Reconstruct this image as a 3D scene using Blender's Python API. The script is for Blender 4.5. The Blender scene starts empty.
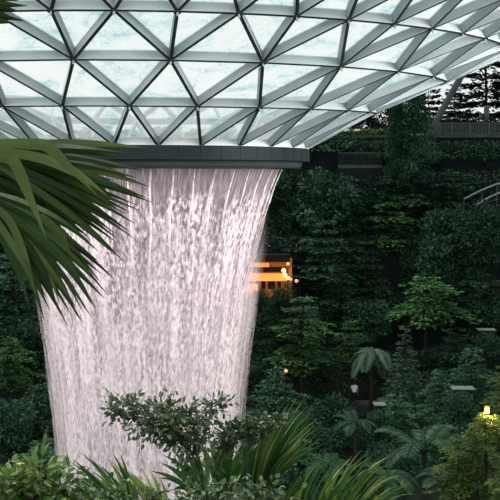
import bpy, math, random
from mathutils import Vector, Matrix, Euler
R = random.Random(7)
SC = bpy.context.scene
COL = SC.collection
F = 1000.0; PITCH = math.atan(75/F); CAMZ = 20.0
CP, SP = math.cos(PITCH), math.sin(PITCH)

# ---------------------------------------------------------------- helpers
def P(x, y, d):
    """place in the world seen at photo pixel x,y standing d metres ahead"""
    cx, cz = (x-250)/F, (250-y)/F
    v = Vector((cx, CP+cz*SP, -SP+cz*CP))
    v *= d/v.y
    return v + Vector((0, 0, CAMZ))

class MB:
    def __init__(s): s.v=[]; s.f=[]; s.m=[]
    def face(s, pts, m=0):
        i=len(s.v); s.v+= [tuple(p) for p in pts]; s.f.append(tuple(range(i,i+len(pts)))); s.m.append(m)
    def quadgrid(s, rows, m=0, close=False):
        i=len(s.v); n=len(rows[0])
        for r in rows: s.v += [tuple(p) for p in r]
        for a in range(len(rows)-1):
            for b in range(n if close else n-1):
                c=(b+1)%n
                s.f.append((i+a*n+b,i+a*n+c,i+(a+1)*n+c,i+(a+1)*n+b)); s.m.append(m)
    def tube(s, pts, rad, n=8, m=0, cap=True):
        pts=[Vector(p) for p in pts]; rows=[]
        if not hasattr(rad,'__len__'): rad=[rad]*len(pts)
        ref=None
        for k,p in enumerate(pts):
            t=(pts[min(k+1,len(pts)-1)]-pts[max(k-1,0)]).normalized()
            if ref is None:
                ref=Vector((0,0,1)) if abs(t.z)<.9 else Vector((1,0,0))
            u=t.cross(ref)
            if u.length<1e-5: u=t.orthogonal()
            u.normalize(); w=u.cross(t).normalized()
            ref=w
            rows.append([p+(u*math.cos(a)+w*math.sin(a))*rad[k] for a in [2*math.pi*j/n for j in range(n)]])
        self_i=len(s.v)
        s.quadgrid(rows,m,True)
        if cap:
            s.f.append(tuple(range(self_i+n-1,self_i-1,-1))); s.m.append(m)
            e=self_i+(len(rows)-1)*n
            s.f.append(tuple(range(e,e+n))); s.m.append(m)
    def box(s, c, sx, sy, sz, m=0, rz=0):
        c=Vector(c); q=Matrix.Rotation(rz,3,'Z')
        g=[[q@Vector((x*sx/2,y*sy/2,z*sz/2))+c for x,y in ((-1,-1),(1,-1),(1,1),(-1,1))] for z in (-1,1)]
        i=len(s.v); s.v+=[tuple(p) for p in g[0]+g[1]]
        for f in ((3,2,1,0),(4,5,6,7),(0,1,5,4),(1,2,6,5),(2,3,7,6),(3,0,4,7)):
            s.f.append(tuple(i+k for k in f)); s.m.append(m)
    def beam(s, a, b, up, w, h, m=0, m2=None, base=0.0):
        a=Vector(a); b=Vector(b); t=(b-a).normalized(); sd=t.cross(up).normalized(); up=sd.cross(t).normalized()
        g=[]
        for p in (a,b):
            g.append([p+sd*x*w/2+up*(base+z*h) for x,z in ((-1,0),(1,0),(1,1),(-1,1))])
        i=len(s.v); s.v+=[tuple(p) for p in g[0]+g[1]]
        for f in ((3,2,1,0),(4,5,6,7),(1,2,6,5),(2,3,7,6),(3,0,4,7)):
            s.f.append(tuple(i+k for k in f)); s.m.append(m)
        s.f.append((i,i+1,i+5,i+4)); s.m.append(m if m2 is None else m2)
    def leaf(s, p, d, n, L, W, m=0):
        d=d.normalized(); sd=d.cross(n)
        if sd.length<1e-4: sd=d.orthogonal()
        sd.normalize()
        s.face((p, p+d*L*.45+sd*W*.5, p+d*L, p+d*L*.45-sd*W*.5), m)
    def oval(s, p, d, n, L, W, m=0):
        d=d.normalized(); sd=d.cross(n)
        if sd.length<1e-4: sd=d.orthogonal()
        sd.normalize(); nn=sd.cross(d).normalized()
        i=len(s.v)
        s.v += [tuple(q) for q in (p, p+d*L*.3+sd*W*.5+nn*W*.12, p+d*L*.7+sd*W*.42+nn*W*.1, p+d*L-nn*L*.06,
               p+d*L*.7-sd*W*.42+nn*W*.1, p+d*L*.3-sd*W*.5+nn*W*.12, p+d*L*.5)]
        for a in range(6):
            s.f.append((i+a,i+(a+1)%6,i+6)); s.m.append(m)
    def ribbon(s, pts, w, side, m=0, fold=.22, seg=12, wp=None):
        pts=[Vector(p) for p in pts]
        sp=spline(pts,seg); rows=[]; side=Vector(side).normalized()
        N=len(sp)-1
        for k,p in enumerate(sp):
            t=(sp[min(k+1,N)]-sp[max(k-1,0)]).normalized()
            nn=side.cross(t)
            if nn.length<1e-4: nn=t.orthogonal()
            nn.normalize(); sd=t.cross(nn).normalized()
            u=k/N
            ww=w*(wp(u) if wp else (min(1,.45+u*2.2)*min(1,(1-u)*1.9+.02)))
            rows.append([p+sd*ww/2, p-nn*ww*fold, p-sd*ww/2])
        s.quadgrid(rows,m)
    def build(s, name, mats, parent=None, smooth=False):
        me=bpy.data.meshes.new(name); me.from_pydata(s.v,[],s.f)
        if not isinstance(mats,(list,tuple)): mats=[mats]
        for x in mats: me.materials.append(x)
        if len(mats)>1: me.polygons.foreach_set('material_index', s.m)
        if smooth: me.polygons.foreach_set('use_smooth',[True]*len(s.f))
        me.update()
        return link(name, me, parent)

def link(name, data, parent=None):
    o=bpy.data.objects.new(name,data); COL.objects.link(o)
    if parent: o.parent=parent
    return o
def spline(p, n):
    if len(p)==2: return [p[0].lerp(p[1],k/n) for k in range(n+1)]
    out=[]; q=[p[0]*2-p[1]]+p+[p[-1]*2-p[-2]]
    for i in range(1,len(q)-2):
        m=max(2,n//(len(p)-1))
        for k in range(m):
            t=k/m; a,b,c,d=q[i-1],q[i],q[i+1],q[i+2]
            out.append(.5*((2*b)+(c-a)*t+(2*a-5*b+4*c-d)*t*t+(3*b-a-3*c+d)*t**3))
    out.append(p[-1]); return out
def tag(o, label=None, cat=None, group=None, kind=None):
    if label: o['label']=label
    if cat: o['category']=cat
    if group: o['group']=group
    if kind: o['kind']=kind
    return o
def thing(name, loc, label, cat, group=None):
    o=link(name,None); o.empty_display_size=.2; o.location=loc
    return tag(o,label,cat,group,'thing')
def rnd(a,b): return R.uniform(a,b)
def rvec(): 
    while 1:
        v=Vector((rnd(-1,1),rnd(-1,1),rnd(-1,1)))
        if .05<v.length<1: return v.normalized()

# ---------------------------------------------------------------- materials
def newmat(name):
    m=bpy.data.materials.new(name); m.use_nodes=True; nt=m.node_tree; nt.nodes.clear()
    return m, nt, nt.nodes.new('ShaderNodeOutputMaterial')
def N(nt, t, **k):
    n=nt.nodes.new(t)
    for a,b in k.items():
        if a in n.inputs: n.inputs[a].default_value=b
        else: setattr(n,a,b)
    return n
def ramp(nt, stops):
    r=nt.nodes.new('ShaderNodeValToRGB'); e=r.color_ramp.elements
    while len(e)<len(stops): e.new(.5)
    for k,(p,c) in enumerate(stops): e[k].position=p; e[k].color=(*c,1)
    return r
def leafmat(name, stops, rough=.5, transl=.25, spec=.10, tcol=None, scale=.6):
    m,nt,out=newmat(name); L=nt.links.new
    g=N(nt,'ShaderNodeNewGeometry'); oi=N(nt,'ShaderNodeObjectInfo')
    tc=N(nt,'ShaderNodeTexCoord'); no=N(nt,'ShaderNodeTexNoise',Scale=scale,Detail=3.0)
    L(tc.outputs['Object'],no.inputs['Vector'])
    a=N(nt,'ShaderNodeMath',operation='MULTIPLY_ADD'); a.inputs[1].default_value=.55; L(g.outputs['Random Per Island'],a.inputs[0])
    b=N(nt,'ShaderNodeMath',operation='MULTIPLY_ADD'); b.inputs[1].default_value=.9; b.inputs[2].default_value=-.28
    L(no.outputs['Fac'],b.inputs[0]); L(b.outputs[0],a.inputs[2])
    r=ramp(nt,stops); L(a.outputs[0],r.inputs['Fac'])
    hs=N(nt,'ShaderNodeHueSaturation'); mr=N(nt,'ShaderNodeMapRange'); mr.inputs['To Min'].default_value=.72; mr.inputs['To Max'].default_value=1.25
    L(oi.outputs['Random'],mr.inputs['Value']); L(mr.outputs[0],hs.inputs['Value']); L(r.outputs['Color'],hs.inputs['Color'])
    p=N(nt,'ShaderNodeBsdfPrincipled',Roughness=rough); p.inputs['Specular IOR Level'].default_value=spec
    L(hs.outputs['Color'],p.inputs['Base Color'])
    t=N(nt,'ShaderNodeBsdfTranslucent')
    if tcol: t.inputs['Color'].default_value=(*tcol,1)
    else: L(hs.outputs['Color'],t.inputs['Color'])
    mx=N(nt,'ShaderNodeMixShader',Fac=transl); L(p.outputs[0],mx.inputs[1]); L(t.outputs[0],mx.inputs[2])
    L(mx.outputs[0],out.inputs['Surface']); return m
def plain(name, c1, c2=None, rough=.6, metal=0., scale=3., emit=None, stretch=None):
    m,nt,out=newmat(name); L=nt.links.new
    p=N(nt,'ShaderNodeBsdfPrincipled',Roughness=rough,Metallic=metal); p.inputs['Specular IOR Level'].default_value=.08
    tc=N(nt,'ShaderNodeTexCoord'); no=N(nt,'ShaderNodeTexNoise',Scale=scale,Detail=4.0)
    if stretch:
        mp=N(nt,'ShaderNodeMapping'); mp.inputs['Scale'].default_value=stretch
        L(tc.outputs['Object'],mp.inputs['Vector']); L(mp.outputs[0],no.inputs['Vector'])
    else: L(tc.outputs['Object'],no.inputs['Vector'])
    r=ramp(nt,[(.3,c1),(.7,c2 or c1)]); L(no.outputs['Fac'],r.inputs['Fac']); L(r.outputs['Color'],p.inputs['Base Color'])
    if emit:
        L(r.outputs['Color'],p.inputs['Emission Color']); p.inputs['Emission Strength'].default_value=emit
    L(p.outputs[0],out.inputs['Surface']); return m

M={}
M['steel']=plain('pale_grey_painted_steel',(.27,.33,.335),(.35,.40,.40),.45,0,.6)
M['dark_shade_steel']=plain('dark_steel_and_underside_shade',(.018,.028,.03),(.03,.042,.044),.5)  # dark steel of joints; on beam undersides it is painted shade
M['fascia']=plain('dark_grey_metal_fascia',(.010,.018,.019),(.015,.024,.025),.5,0,.8)
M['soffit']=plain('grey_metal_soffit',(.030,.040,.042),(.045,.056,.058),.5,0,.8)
M['lip']=plain('pale_metal_lip',(.5,.54,.53),(.6,.63,.62),.5)
M['soil']=plain('dark_soil_and_moss',(.004,.008,.006),(.012,.022,.013),.9,0,.9)
M['path']=plain('dark_stone_path',(.02,.025,.024),(.035,.04,.038),.8,0,2.)
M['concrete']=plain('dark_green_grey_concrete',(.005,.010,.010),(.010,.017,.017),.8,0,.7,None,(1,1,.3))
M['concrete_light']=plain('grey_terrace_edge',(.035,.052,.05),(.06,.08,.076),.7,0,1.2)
M['rail']=plain('grey_handrail_metal',(.07,.095,.09),(.10,.125,.12),.5,.2)
M['railpale']=plain('pale_handrail_metal',(.16,.2,.2),(.2,.24,.23),.4,.2)
M['fence']=plain('pale_fence_slat',(.06,.088,.082),(.10,.13,.12),.6)
M['strut']=plain('teal_grey_column_paint',(.042,.07,.07),(.06,.09,.088),.5,0,.5)
M['bark']=plain('dark_bark',(.012,.013,.010),(.03,.03,.023),.9,0,4.,None,(3,3,.6))
M['bark_pale']=plain('pale_grey_bark',(.16,.18,.17),(.26,.28,.26),.8,0,4.)
M['stem']=plain('green_brown_stem',(.03,.035,.015),(.06,.06,.03),.7,0,8.)
M['amber']=plain('amber_glow_panel',(.95,.26,.05),(1.0,.36,.09),.6,0,1.2,.75)  # warm lamp glow put into the restaurant panels as emission
M['amberdim']=plain('dim_amber_glow_wall',(.30,.09,.02),(.5,.15,.035),.6,0,1.5,.35)  # weaker glow put into back wall and side panel
M['dark']=plain('dark_joinery_and_opening_shade',(.008,.006,.005),(.015,.01,.008),.6)
M['lamp']=plain('warm_glowing_lamp',(1,.62,.22),(1,.7,.3),.5,0,2.,2.2)
M['lampdim']=plain('soft_orange_lamp',(1,.42,.12),(1,.5,.17),.5,0,2.,.55)
M['yellowlamp']=plain('yellow_glowing_lamp',(1,.68,.16),(1,.75,.22),.5,0,2.,.5)
M['skin']=plain('skin',(.35,.22,.16),(.4,.26,.19),.6)
M['hair']=plain('black_hair',(.01,.01,.01),(.02,.018,.016),.5)
M['shirt']=plain('white_cotton_shirt',(.62,.66,.65),(.75,.78,.76),.8)
M['trousers']=plain('black_trousers',(.01,.012,.014),(.02,.022,.024),.8)
G=lambda *s:[(i/(len(s)-1),c) for i,c in enumerate(s)]
M['leaf_tier']=leafmat('dark_layered_leaves',G((.007,.028,.017),(.055,.14,.075),(.19,.34,.17)),.5,.25)
M['leaf_bright']=leafmat('mid_green_layered_leaves',G((.009,.036,.015),(.068,.16,.06),(.21,.35,.125)),.5,.25)
M['leaf_bush']=leafmat('dark_bush_leaves',G((.004,.017,.010),(.023,.068,.037),(.10,.20,.10)),.45,.2)
M['leaf_cone']=leafmat('fine_grey_green_leaves',G((.012,.035,.022),(.065,.13,.08),(.20,.30,.19)),.5,.2)
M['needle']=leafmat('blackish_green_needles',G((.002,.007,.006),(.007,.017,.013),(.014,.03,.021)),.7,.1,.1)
M['leaf_palm']=leafmat('deep_green_fern_fronds',G((.006,.022,.011),(.024,.066,.032),(.09,.165,.08)),.45,.2)
M['leaf_pale']=leafmat('pale_sage_fronds',G((.06,.11,.075),(.12,.19,.13),(.22,.31,.21)),.5,.25)
M['leaf_cover']=leafmat('dark_creeper_leaves',G((.003,.012,.008),(.016,.045,.025),(.06,.13,.07)),.6,.15,.2)
M['leaf_hedge']=leafmat('yellow_green_hedge_leaves',G((.03,.06,.014),(.08,.14,.03),(.16,.25,.05)),.5,.25)
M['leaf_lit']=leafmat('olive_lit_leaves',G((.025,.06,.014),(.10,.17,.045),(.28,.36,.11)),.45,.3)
M['leaf_fan']=leafmat('glossy_fan_palm_blades',G((.006,.020,.004),(.026,.062,.013),(.095,.155,.042)),.42,.30,.2,None,2.)
M['leaf_fan_light']=leafmat('yellow_green_palm_blades',G((.05,.085,.02),(.11,.16,.045),(.21,.27,.10)),.42,.35,.2,None,2.)
M['leaf_strap']=leafmat('glossy_strap_leaves',G((.010,.040,.012),(.05,.135,.03),(.18,.30,.07)),.3,.3,.25,None,3.)
M['leaf_strap_yellow']=leafmat('yellow_edged_strap_leaves',G((.06,.11,.02),(.21,.27,.06),(.48,.52,.18)),.36,.35,.5,None,3.)
M['leaf_shrub']=leafmat('small_oval_shrub_leaves',G((.010,.030,.009),(.07,.14,.05),(.36,.47,.24)),.3,.2,.45,None,3.)
M['leaf_bushpale']=leafmat('fresh_green_leaves',G((.025,.07,.012),(.13,.24,.05),(.38,.52,.16)),.4,.35,.5,None,3.)
M['leaf_yellow']=plain('yellow_leaf',(.6,.42,.03),(.7,.5,.05),.5)

def glassmat(name,fac):
    m,nt,out=newmat(name); L=nt.links.new
    tc=N(nt,'ShaderNodeTexCoord')
    w=N(nt,'ShaderNodeTexNoise',Scale=.9,Detail=3.0,Distortion=1.2); L(tc.outputs['Object'],w.inputs['Vector'])
    n=N(nt,'ShaderNodeTexNoise',Scale=4.2,Detail=6.0,Distortion=3.0); n.inputs['Roughness'].default_value=.62
    L(tc.outputs['Object'],n.inputs['Vector'])
    mm=N(nt,'ShaderNodeMath',operation='MULTIPLY_ADD'); mm.inputs[1].default_value=.55; L(w.outputs['Fac'],mm.inputs[0])
    m2=N(nt,'ShaderNodeMath',operation='MULTIPLY'); m2.inputs[1].default_value=.5; L(n.outputs['Fac'],m2.inputs[0]); L(m2.outputs[0],mm.inputs[2])
    r=ramp(nt,[(.37,(.45,.68,.69)),(.45,(.70,.85,.85)),(.52,(.92,.97,.97)),(.63,(1,1,1))]); L(mm.outputs[0],r.inputs['Fac'])
    t=N(nt,'ShaderNodeBsdfTranslucent'); dk=N(nt,'ShaderNodeMix',data_type='RGBA',blend_type='MULTIPLY'); dk.inputs[0].default_value=1; dk.inputs['B'].default_value=(.74,.77,.77,1); L(r.outputs['Color'],dk.inputs['A']); L(dk.outputs['Result'],t.inputs['Color'])
    tr=N(nt,'ShaderNodeBsdfTransparent'); L(r.outputs['Color'],tr.inputs['Color'])
    gl=N(nt,'ShaderNodeBsdfGlossy',Roughness=.1)
    mx=N(nt,'ShaderNodeMixShader',Fac=fac); L(t.outputs[0],mx.inputs[1]); L(tr.outputs[0],mx.inputs[2])
    m3=N(nt,'ShaderNodeMixShader',Fac=.03); L(mx.outputs[0],m3.inputs[1]); L(gl.outputs[0],m3.inputs[2])
    L(m3.outputs[0],out.inputs['Surface']); return m
M['glass']=glassmat('glass_with_running_water',.52); M['glass_clear']=glassmat('clear_glass',.90)

def watermat(name, layer):
    m,nt,out=newmat(name); L=nt.links.new
    tc=N(nt,'ShaderNodeTexCoord'); sx=N(nt,'ShaderNodeSeparateXYZ'); L(tc.outputs['UV'],sx.inputs[0])
    # uv: u = arc metres, v = metres below the lip
    def tex(sc, su, sv, det=4., dist=0., rough=.6):
        mp=N(nt,'ShaderNodeMapping'); mp.inputs['Scale'].default_value=(su,sv,1); mp.inputs['Location'].default_value=(layer*3.7,layer*1.9,0)
        L(tc.outputs['UV'],mp.inputs['Vector'])
        n=N(nt,'ShaderNodeTexNoise',Scale=sc,Detail=det,Distortion=dist,noise_dimensions='2D'); n.inputs['Roughness'].default_value=rough
        L(mp.outputs[0],n.inputs['Vector']); return n.outputs['Fac']
    def math(op,a,b,c=None):
        n=N(nt,'ShaderNodeMath',operation=op)
        for i,x in enumerate((a,b,c)):
            if x is None: continue
            if isinstance(x,(int,float)): n.inputs[i].default_value=x
            else: L(x,n.inputs[i])
        return n.outputs[0]
    def mrange(v,a,b,c=0.,d=1.):
        n=N(nt,'ShaderNodeMapRange',interpolation_type='SMOOTHSTEP')
        L(v,n.inputs['Value']); n.inputs['From Min'].default_value=a; n.inputs['From Max'].default_value=b
        n.inputs['To Min'].default_value=c; n.inputs['To Max'].default_value=d; return n.outputs[0]
    v=sx.outputs['Y']
    clump=tex(1.,9.5,4.2,3.,.35)           # granular clumps
    fine=tex(1.,26.,1.2,2.)               # fine vertical threads
    broad=tex(1.,2.6,.22,2.)              # broad vertical streaks
    edge=tex(1.,3.,.4,2.)
    brk=mrange(math('ADD',v,math('MULTIPLY',edge,1.3)),1.6,2.35)      # where the smooth sheet breaks up
    low=mrange(v,4.0,10.5)
    g=math('ADD',math('MULTIPLY',clump,.72),math('MULTIPLY',fine,.28))
    g=math('ADD',g,math('MULTIPLY',math('SUBTRACT',broad,.5),.44))
    rough_m=mrange(g,.42,.63)
    smooth_m=mrange(fine,.42,.70,.0,.42)
    mixv=N(nt,'ShaderNodeMix'); L(brk,mixv.inputs[0]); L(smooth_m,mixv.inputs[2]); L(rough_m,mixv.inputs[3])
    val=mixv.outputs[0]
    if layer==0:
        r=ramp(nt,[(0,(.24,.195,.22)),(.5,(.58,.48,.52)),(1,(1,.925,.94))]); L(val,r.inputs['Fac'])
        c2=N(nt,'ShaderNodeMix',data_type='RGBA'); r2=ramp(nt,[(0,(.20,.215,.22)),(.5,(.58,.535,.545)),(1,(.98,.92,.92))]); L(val,r2.inputs['Fac']); L(r2.outputs['Color'],c2.inputs['B'])
        L(math('MULTIPLY',low,.85),c2.inputs[0]); L(r.outputs['Color'],c2.inputs['A'])
        col=c2.outputs['Result']
        alpha=math('ADD',math('MULTIPLY',val,.25),.75)
    else:
        col=None
        alpha=math('MULTIPLY',val,.42) if layer==1 else math('MULTIPLY',mrange(g,.34,.72),.15)
        alpha=math('MULTIPLY',alpha,math('ADD',brk,.15) if layer==1 else mrange(v,.8,4.5))
    d=N(nt,'ShaderNodeBsdfDiffuse'); t=N(nt,'ShaderNodeBsdfTranslucent')
    for n in (d,t):
        if col: L(col,n.inputs['Color'])
        else: n.inputs['Color'].default_value=(.98,.90,.92,1)
    mx=N(nt,'ShaderNodeMixShader',Fac=.35); L(d.outputs[0],mx.inputs[1]); L(t.outputs[0],mx.inputs[2])
    tr=N(nt,'ShaderNodeBsdfTransparent')
    al=N(nt,'ShaderNodeMixShader'); L(alpha,al.inputs['Fac']); L(tr.outputs[0],al.inputs[1]); L(mx.outputs[0],al.inputs[2])
    L(al.outputs[0],out.inputs['Surface']); return m
M['water0']=watermat('falling_water_sheet',0)
M['water1']=watermat('falling_water_drops',1)
M['water2']=watermat('falling_water_spray',2)
def streammat():
    m,nt,out=newmat('bright_water_streams'); L=nt.links.new
    tc=N(nt,'ShaderNodeTexCoord'); mp=N(nt,'ShaderNodeMapping'); mp.inputs['Scale'].default_value=(9,9,2.5); L(tc.outputs['Object'],mp.inputs['Vector'])
    n=N(nt,'ShaderNodeTexNoise',Scale=1.,Detail=3.); L(mp.outputs[0],n.inputs['Vector'])
    r=ramp(nt,[(.35,(.1,)*3),(.55,(.85,)*3)]); L(n.outputs['Fac'],r.inputs['Fac'])
    d=N(nt,'ShaderNodeBsdfDiffuse'); d.inputs['Color'].default_value=(1,.93,.95,1)
    tr=N(nt,'ShaderNodeBsdfTransparent'); mx=N(nt,'ShaderNodeMixShader')
    L(r.outputs['Color'],mx.inputs['Fac']); L(tr.outputs[0],mx.inputs[1]); L(d.outputs[0],mx.inputs[2]); L(mx.outputs[0],out.inputs['Surface'])
    return m
M['stream']=streammat()

# ---------------------------------------------------------------- canopy of glass and steel
AXA=-.102; D=36.0; n27=27; DPH=2*math.pi/n27; PH0=-.175
AXR=Vector((math.cos(AXA),-math.sin(AXA),0)); AXF=Vector((math.sin(AXA),math.cos(AXA),0))
CEN=AXF*D
def pol(r,phi,h):
    q=CEN+AXR*(r*math.sin(phi))-AXF*(r*math.cos(phi)); return Vector((q.x,q.y,CAMZ+h))
ROWS={'C':(5.67,.87,27,0.),'B':(8.09,1.89,27,.5),'A':(10.46,2.88,27,0.),'T':(12.5,3.77,54,0.),'U':(14.45,4.50,54,.25),'V':(16.3,5.15,54,0.),'W':(18.1,5.7,54,.25)}
def node(row,idx):           # idx in steps of one 27th
    r,h,n,o=ROWS[row]; ph=(PH0+DPH*idx+math.pi)%(2*math.pi)-math.pi
    return pol(r,ph,h+(0 if row=='C' else .13*min(ph*ph,2.4)))
order='CBATUVW'
def normal(row,idx):
    i=order.index(row); a=ROWS[order[max(i-1,0)]]; b=ROWS[order[min(i+1,6)]]
    dr,dh=b[0]-a[0],b[1]-a[1]; l=math.hypot(dr,dh)
    phi=PH0+DPH*idx; rad=(AXR*math.sin(phi)-AXF*math.cos(phi))
    return (rad*(-dh/l)+Vector((0,0,dr/l))).normalized()
edges=[]; tris=[]
def E(a,b): edges.append((a,b))
for j in range(27):
    for lo,hi,s in (('C','B',(-.5,.5)),('B','A',(-.5,.5))):
        o=ROWS[lo][3]
        for q in s: E((lo,j+o),(hi,j+o+q))
        tris.append(((lo,j+o),(hi,j+o+.5),(hi,j+o-.5)))
        tris.append(((lo,j+o),(lo,j+o+1),(hi,j+o+.5)))
        E((lo,j+o),(lo,j+o+1))
    E(('A',j),('A',j+1))
    for q in (-.5,0,.5): E(('A',j),('T',j+q))
    tris += [(('A',j),('T',j),('T',j-.5)),(('A',j),('T',j+.5),('T',j)),(('A',j),('A',j+1),('T',j+.5))]
for k in range(54):
    for lo,hi in (('T','U'),('U','V'),('V','W')):
        o=ROWS[lo][3]; x=k*.5+o
        E((lo,x),(lo,x+.5)); E((lo,x),(hi,x+.25)); E((lo,x),(hi,x-.25))
        tris.append(((lo,x),(hi,x+.25),(hi,x-.25))); tris.append(((lo,x),(lo,x+.5),(hi,x+.25)))
    E(('W',k*.5+.25),('W',k*.5+.75))
def near(e):
    ph=(PH0+DPH*e[0][1]+math.pi)%(2*math.pi)-math.pi
    return abs(ph)<2.0 or all(q[0] in 'CBA' for q in e)
edges=[e for e in edges if near(e)]; tris=[t for t in tris if near(t)]
def project(p):
    v=p-Vector((0,0,CAMZ)); cy=v.y*CP-v.z*SP; cz=v.y*SP+v.z*CP
    if cy<.5: return None
    return (250+F*v.x/cy, 250-F*cz/cy, cy)
def seen(pts, front):
    q=[project(p) for p in pts]
    if not front or any(a is None for a in q): return 0
    xs=[min(max(a[0],0),500) for a in q]; ys=[min(max(a[1],0),500) for a in q]
    return (max(xs)-min(xs))+(max(ys)-min(ys))
def isfront(idx):
    phi=(PH0+DPH*idx+math.pi)%(2*math.pi)-math.pi
    return abs(phi)<1.45
roof=thing('glass_gridshell_roof',(CEN.x,CEN.y,CAMZ+.87),'curved glass roof of triangular panes in pale steel beams ringing the waterfall','roof')
INV=Matrix.Translation(-roof.location)
def rel(p): return Vector(p)-roof.location
BW,BD=.088,.27
def beam_into(mb,a,b):
    pa,pb=node(*a),node(*b); up=(normal(*a)+normal(*b)).normalized()
    ring = a[0]==b[0]
    mb.beam(rel(pa),rel(pb),up,BW,BD,0,1)  # bottom face takes the dark colour, shade painted in
sc=sorted(edges,key=lambda e:-seen([node(*e[0]),node(*e[1])],isfront(e[0][1])))
rest=MB()
for k,(a,b) in enumerate(sc):
    if k<100:
        mb=MB(); beam_into(mb,a,b); mb.build('steel_beam',[M['steel'],M['dark_shade_steel']],roof)
    else: beam_into(rest,a,b)
tag(rest.build('outer_steel_beams',[M['steel'],M['dark_shade_steel']],roof),kind='stuff')
def pane_into(mb,t):
    ps=[node(*q)+normal(*q)*(BD*.9) for q in t]; c=sum(ps,Vector())/3
    ph=(PH0+DPH*t[0][1]+math.pi)%(2*math.pi)-math.pi
    mb.face([rel(p.lerp(c,.02)) for p in ps],1 if abs(ph)>1.6 else 0)
ts=sorted(tris,key=lambda t:-seen([node(*q) for q in t],isfront(t[0][1])))
rest=MB()
for k,t in enumerate(ts):
    if k<100:
        mb=MB(); pane_into(mb,t); mb.build('glass_pane',M['glass'],roof)
    else: pane_into(rest,t)
tag(rest.build('outer_glass_panes',[M['glass'],M['glass_clear']],roof),kind='stuff')
for row in 'TAB':
    n=ROWS[row][2]; st=27/n
    for k in range(n):
        x=k*st+ROWS[row][3]
        p=node(row,x); q=project(p)
        if isfront(x) and q and -10<q[0]<510 and -10<q[1]<500:
            mb=MB(); up=normal(row,x)
            mb.tube([rel(p-up*.03),rel(p+up*.10)],.09,10,0); nc=mb.build('node_connector',M['dark_shade_steel'],roof)
            mb=MB(); mb.tube([rel(p-up*.12),rel(p-up*.03)],.024,8,0); mb.build('drop_pin',M['steel'],nc)
# ring beam round the mouth of the fall
def lathe(prof, mats, name, parent, seg=108, m=None):
    mb=MB(); rows=[[rel(pol(r,2*math.pi*k/seg,h)) for k in range(seg)] for r,h in prof]
    mb.quadgrid(rows,0,True); return mb.build(name,mats,parent,False)
rb=lathe([(5.78,.90),(5.78,.47),(5.62,.45),(5.55,.47),(5.55,.9)],M['fascia'],'ring_fascia',roof)
tag(rb,'dark grey fascia band')
tag(lathe([(5.70,1.12),(5.75,.90),(5.30,.90),(5.28,1.10)],M['lip'],'ring_lip',roof),'pale lip above dark fascia')
tag(lathe([(5.55,.47),(5.50,.30),(5.44,.23),(4.86,.20),(4.70,.26),(4.72,.75),(5.5,.88)],M['soffit'],'gutter_soffit',roof),'lower grey gutter band')
for k in range(54):
    ph=PH0+DPH*k*.5
    if math.cos(ph)<.1: continue
    mb=MB(); mb.beam(rel(pol(5.785,ph,.47)),rel(pol(5.785,ph,.895)),AXR*math.sin(ph)-AXF*math.cos(ph),.02,.008)
    mb.build('panel_joint',M['dark_shade_steel'],rb)

# ---------------------------------------------------------------- waterfall
PROF=[(.62,4.82),(.35,4.78),(.15,4.70),(-.4,4.46),(-1.2,4.20),(-2.2,3.92),(-3.3,3.66),(-4.5,3.42),(-6.,3.20),(-8.,2.98),(-10.,2.82),(-13.,2.62),(-16.,2.48),(-19.9,2.36)]
def prof_r(h):
    for (h0,r0),(h1,r1) in zip(PROF,PROF[1:]):
        if h<=h0 and h>=h1: return r0+(r1-r0)*(h0-h)/(h0-h1)
    return PROF[-1][1] if h<0 else PROF[0][1]
wf=thing('waterfall',(CEN.x,CEN.y,.1),'round curtain of pale pink white water falling from the ring roof','waterfall')
def wrel(p): return Vector(p)-wf.location
def sheet(name, off, mat, jit, top=.62, growth=0.):
    me=bpy.data.meshes.new(name); seg=220; hs=[top]+[top-.25*k for k in range(1,int((top+19.8)/.25))]
    vs=[];fs=[];uv=[]
    ph_j=[R.gauss(0,1) for _ in range(seg)]
    for h in hs:
        t=max(0,(.3-h)); j=jit*min(1,t/3)
        for k in range(seg+1):
            ph=2*math.pi*k/seg+math.pi
            q=ph_j[k%seg]*.6+.4*math.sin(k*.9+h*2.3)
            vs.append(tuple(wrel(pol(prof_r(h)+off*min(1,.15+t/2.5)+growth*min(1,t/6)+j*q,ph,h))))
    n=seg+1
    for a in range(len(hs)-1):
        for k in range(seg):
            fs.append((a*n+k,a*n+k+1,(a+1)*n+k+1,(a+1)*n+k))
            for (aa,kk) in ((a,k),(a,k+1),(a+1,k+1),(a+1,k)):
                uv.append((kk/seg*2*math.pi*3.9, top-hs[aa]))
    me.from_pydata(vs,[],fs); ul=me.uv_layers.new(name='UVMap')
    for i,(u,v) in enumerate(uv): ul.data[i].uv=(u,v)
    me.materials.append(mat); me.polygons.foreach_set('use_smooth',[True]*len(fs))
    return link(name,me,wf)
sheet('water_sheet',0,M['water0'],.03)
sheet('water_drops',.10,M['water1'],.05,.3)
for k in range(6):
    sheet('spray',.13+.045*k,M['water2'],.03+.006*k,.1-.25*k,.03*k)
for k in range(84):
    ph=2*math.pi*k/84+.02
    if abs((ph+math.pi)%(2*math.pi)-math.pi)>1.5: continue
    mb=MB(); end=rnd(-3.2,-1.2); hs=[.33-(.33-end)*t/16 for t in range(17)]
    mb.tube([wrel(pol(prof_r(h)+.09,ph+.004*math.sin(h*3+k),h)) for h in hs],[.016+.016*min(1,(.33-h)/1.0) if h>end+.5 else .018 for h in hs],5,0)
    if k%2==0: mb.build('water_stream',M['stream'],wf,True)

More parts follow.
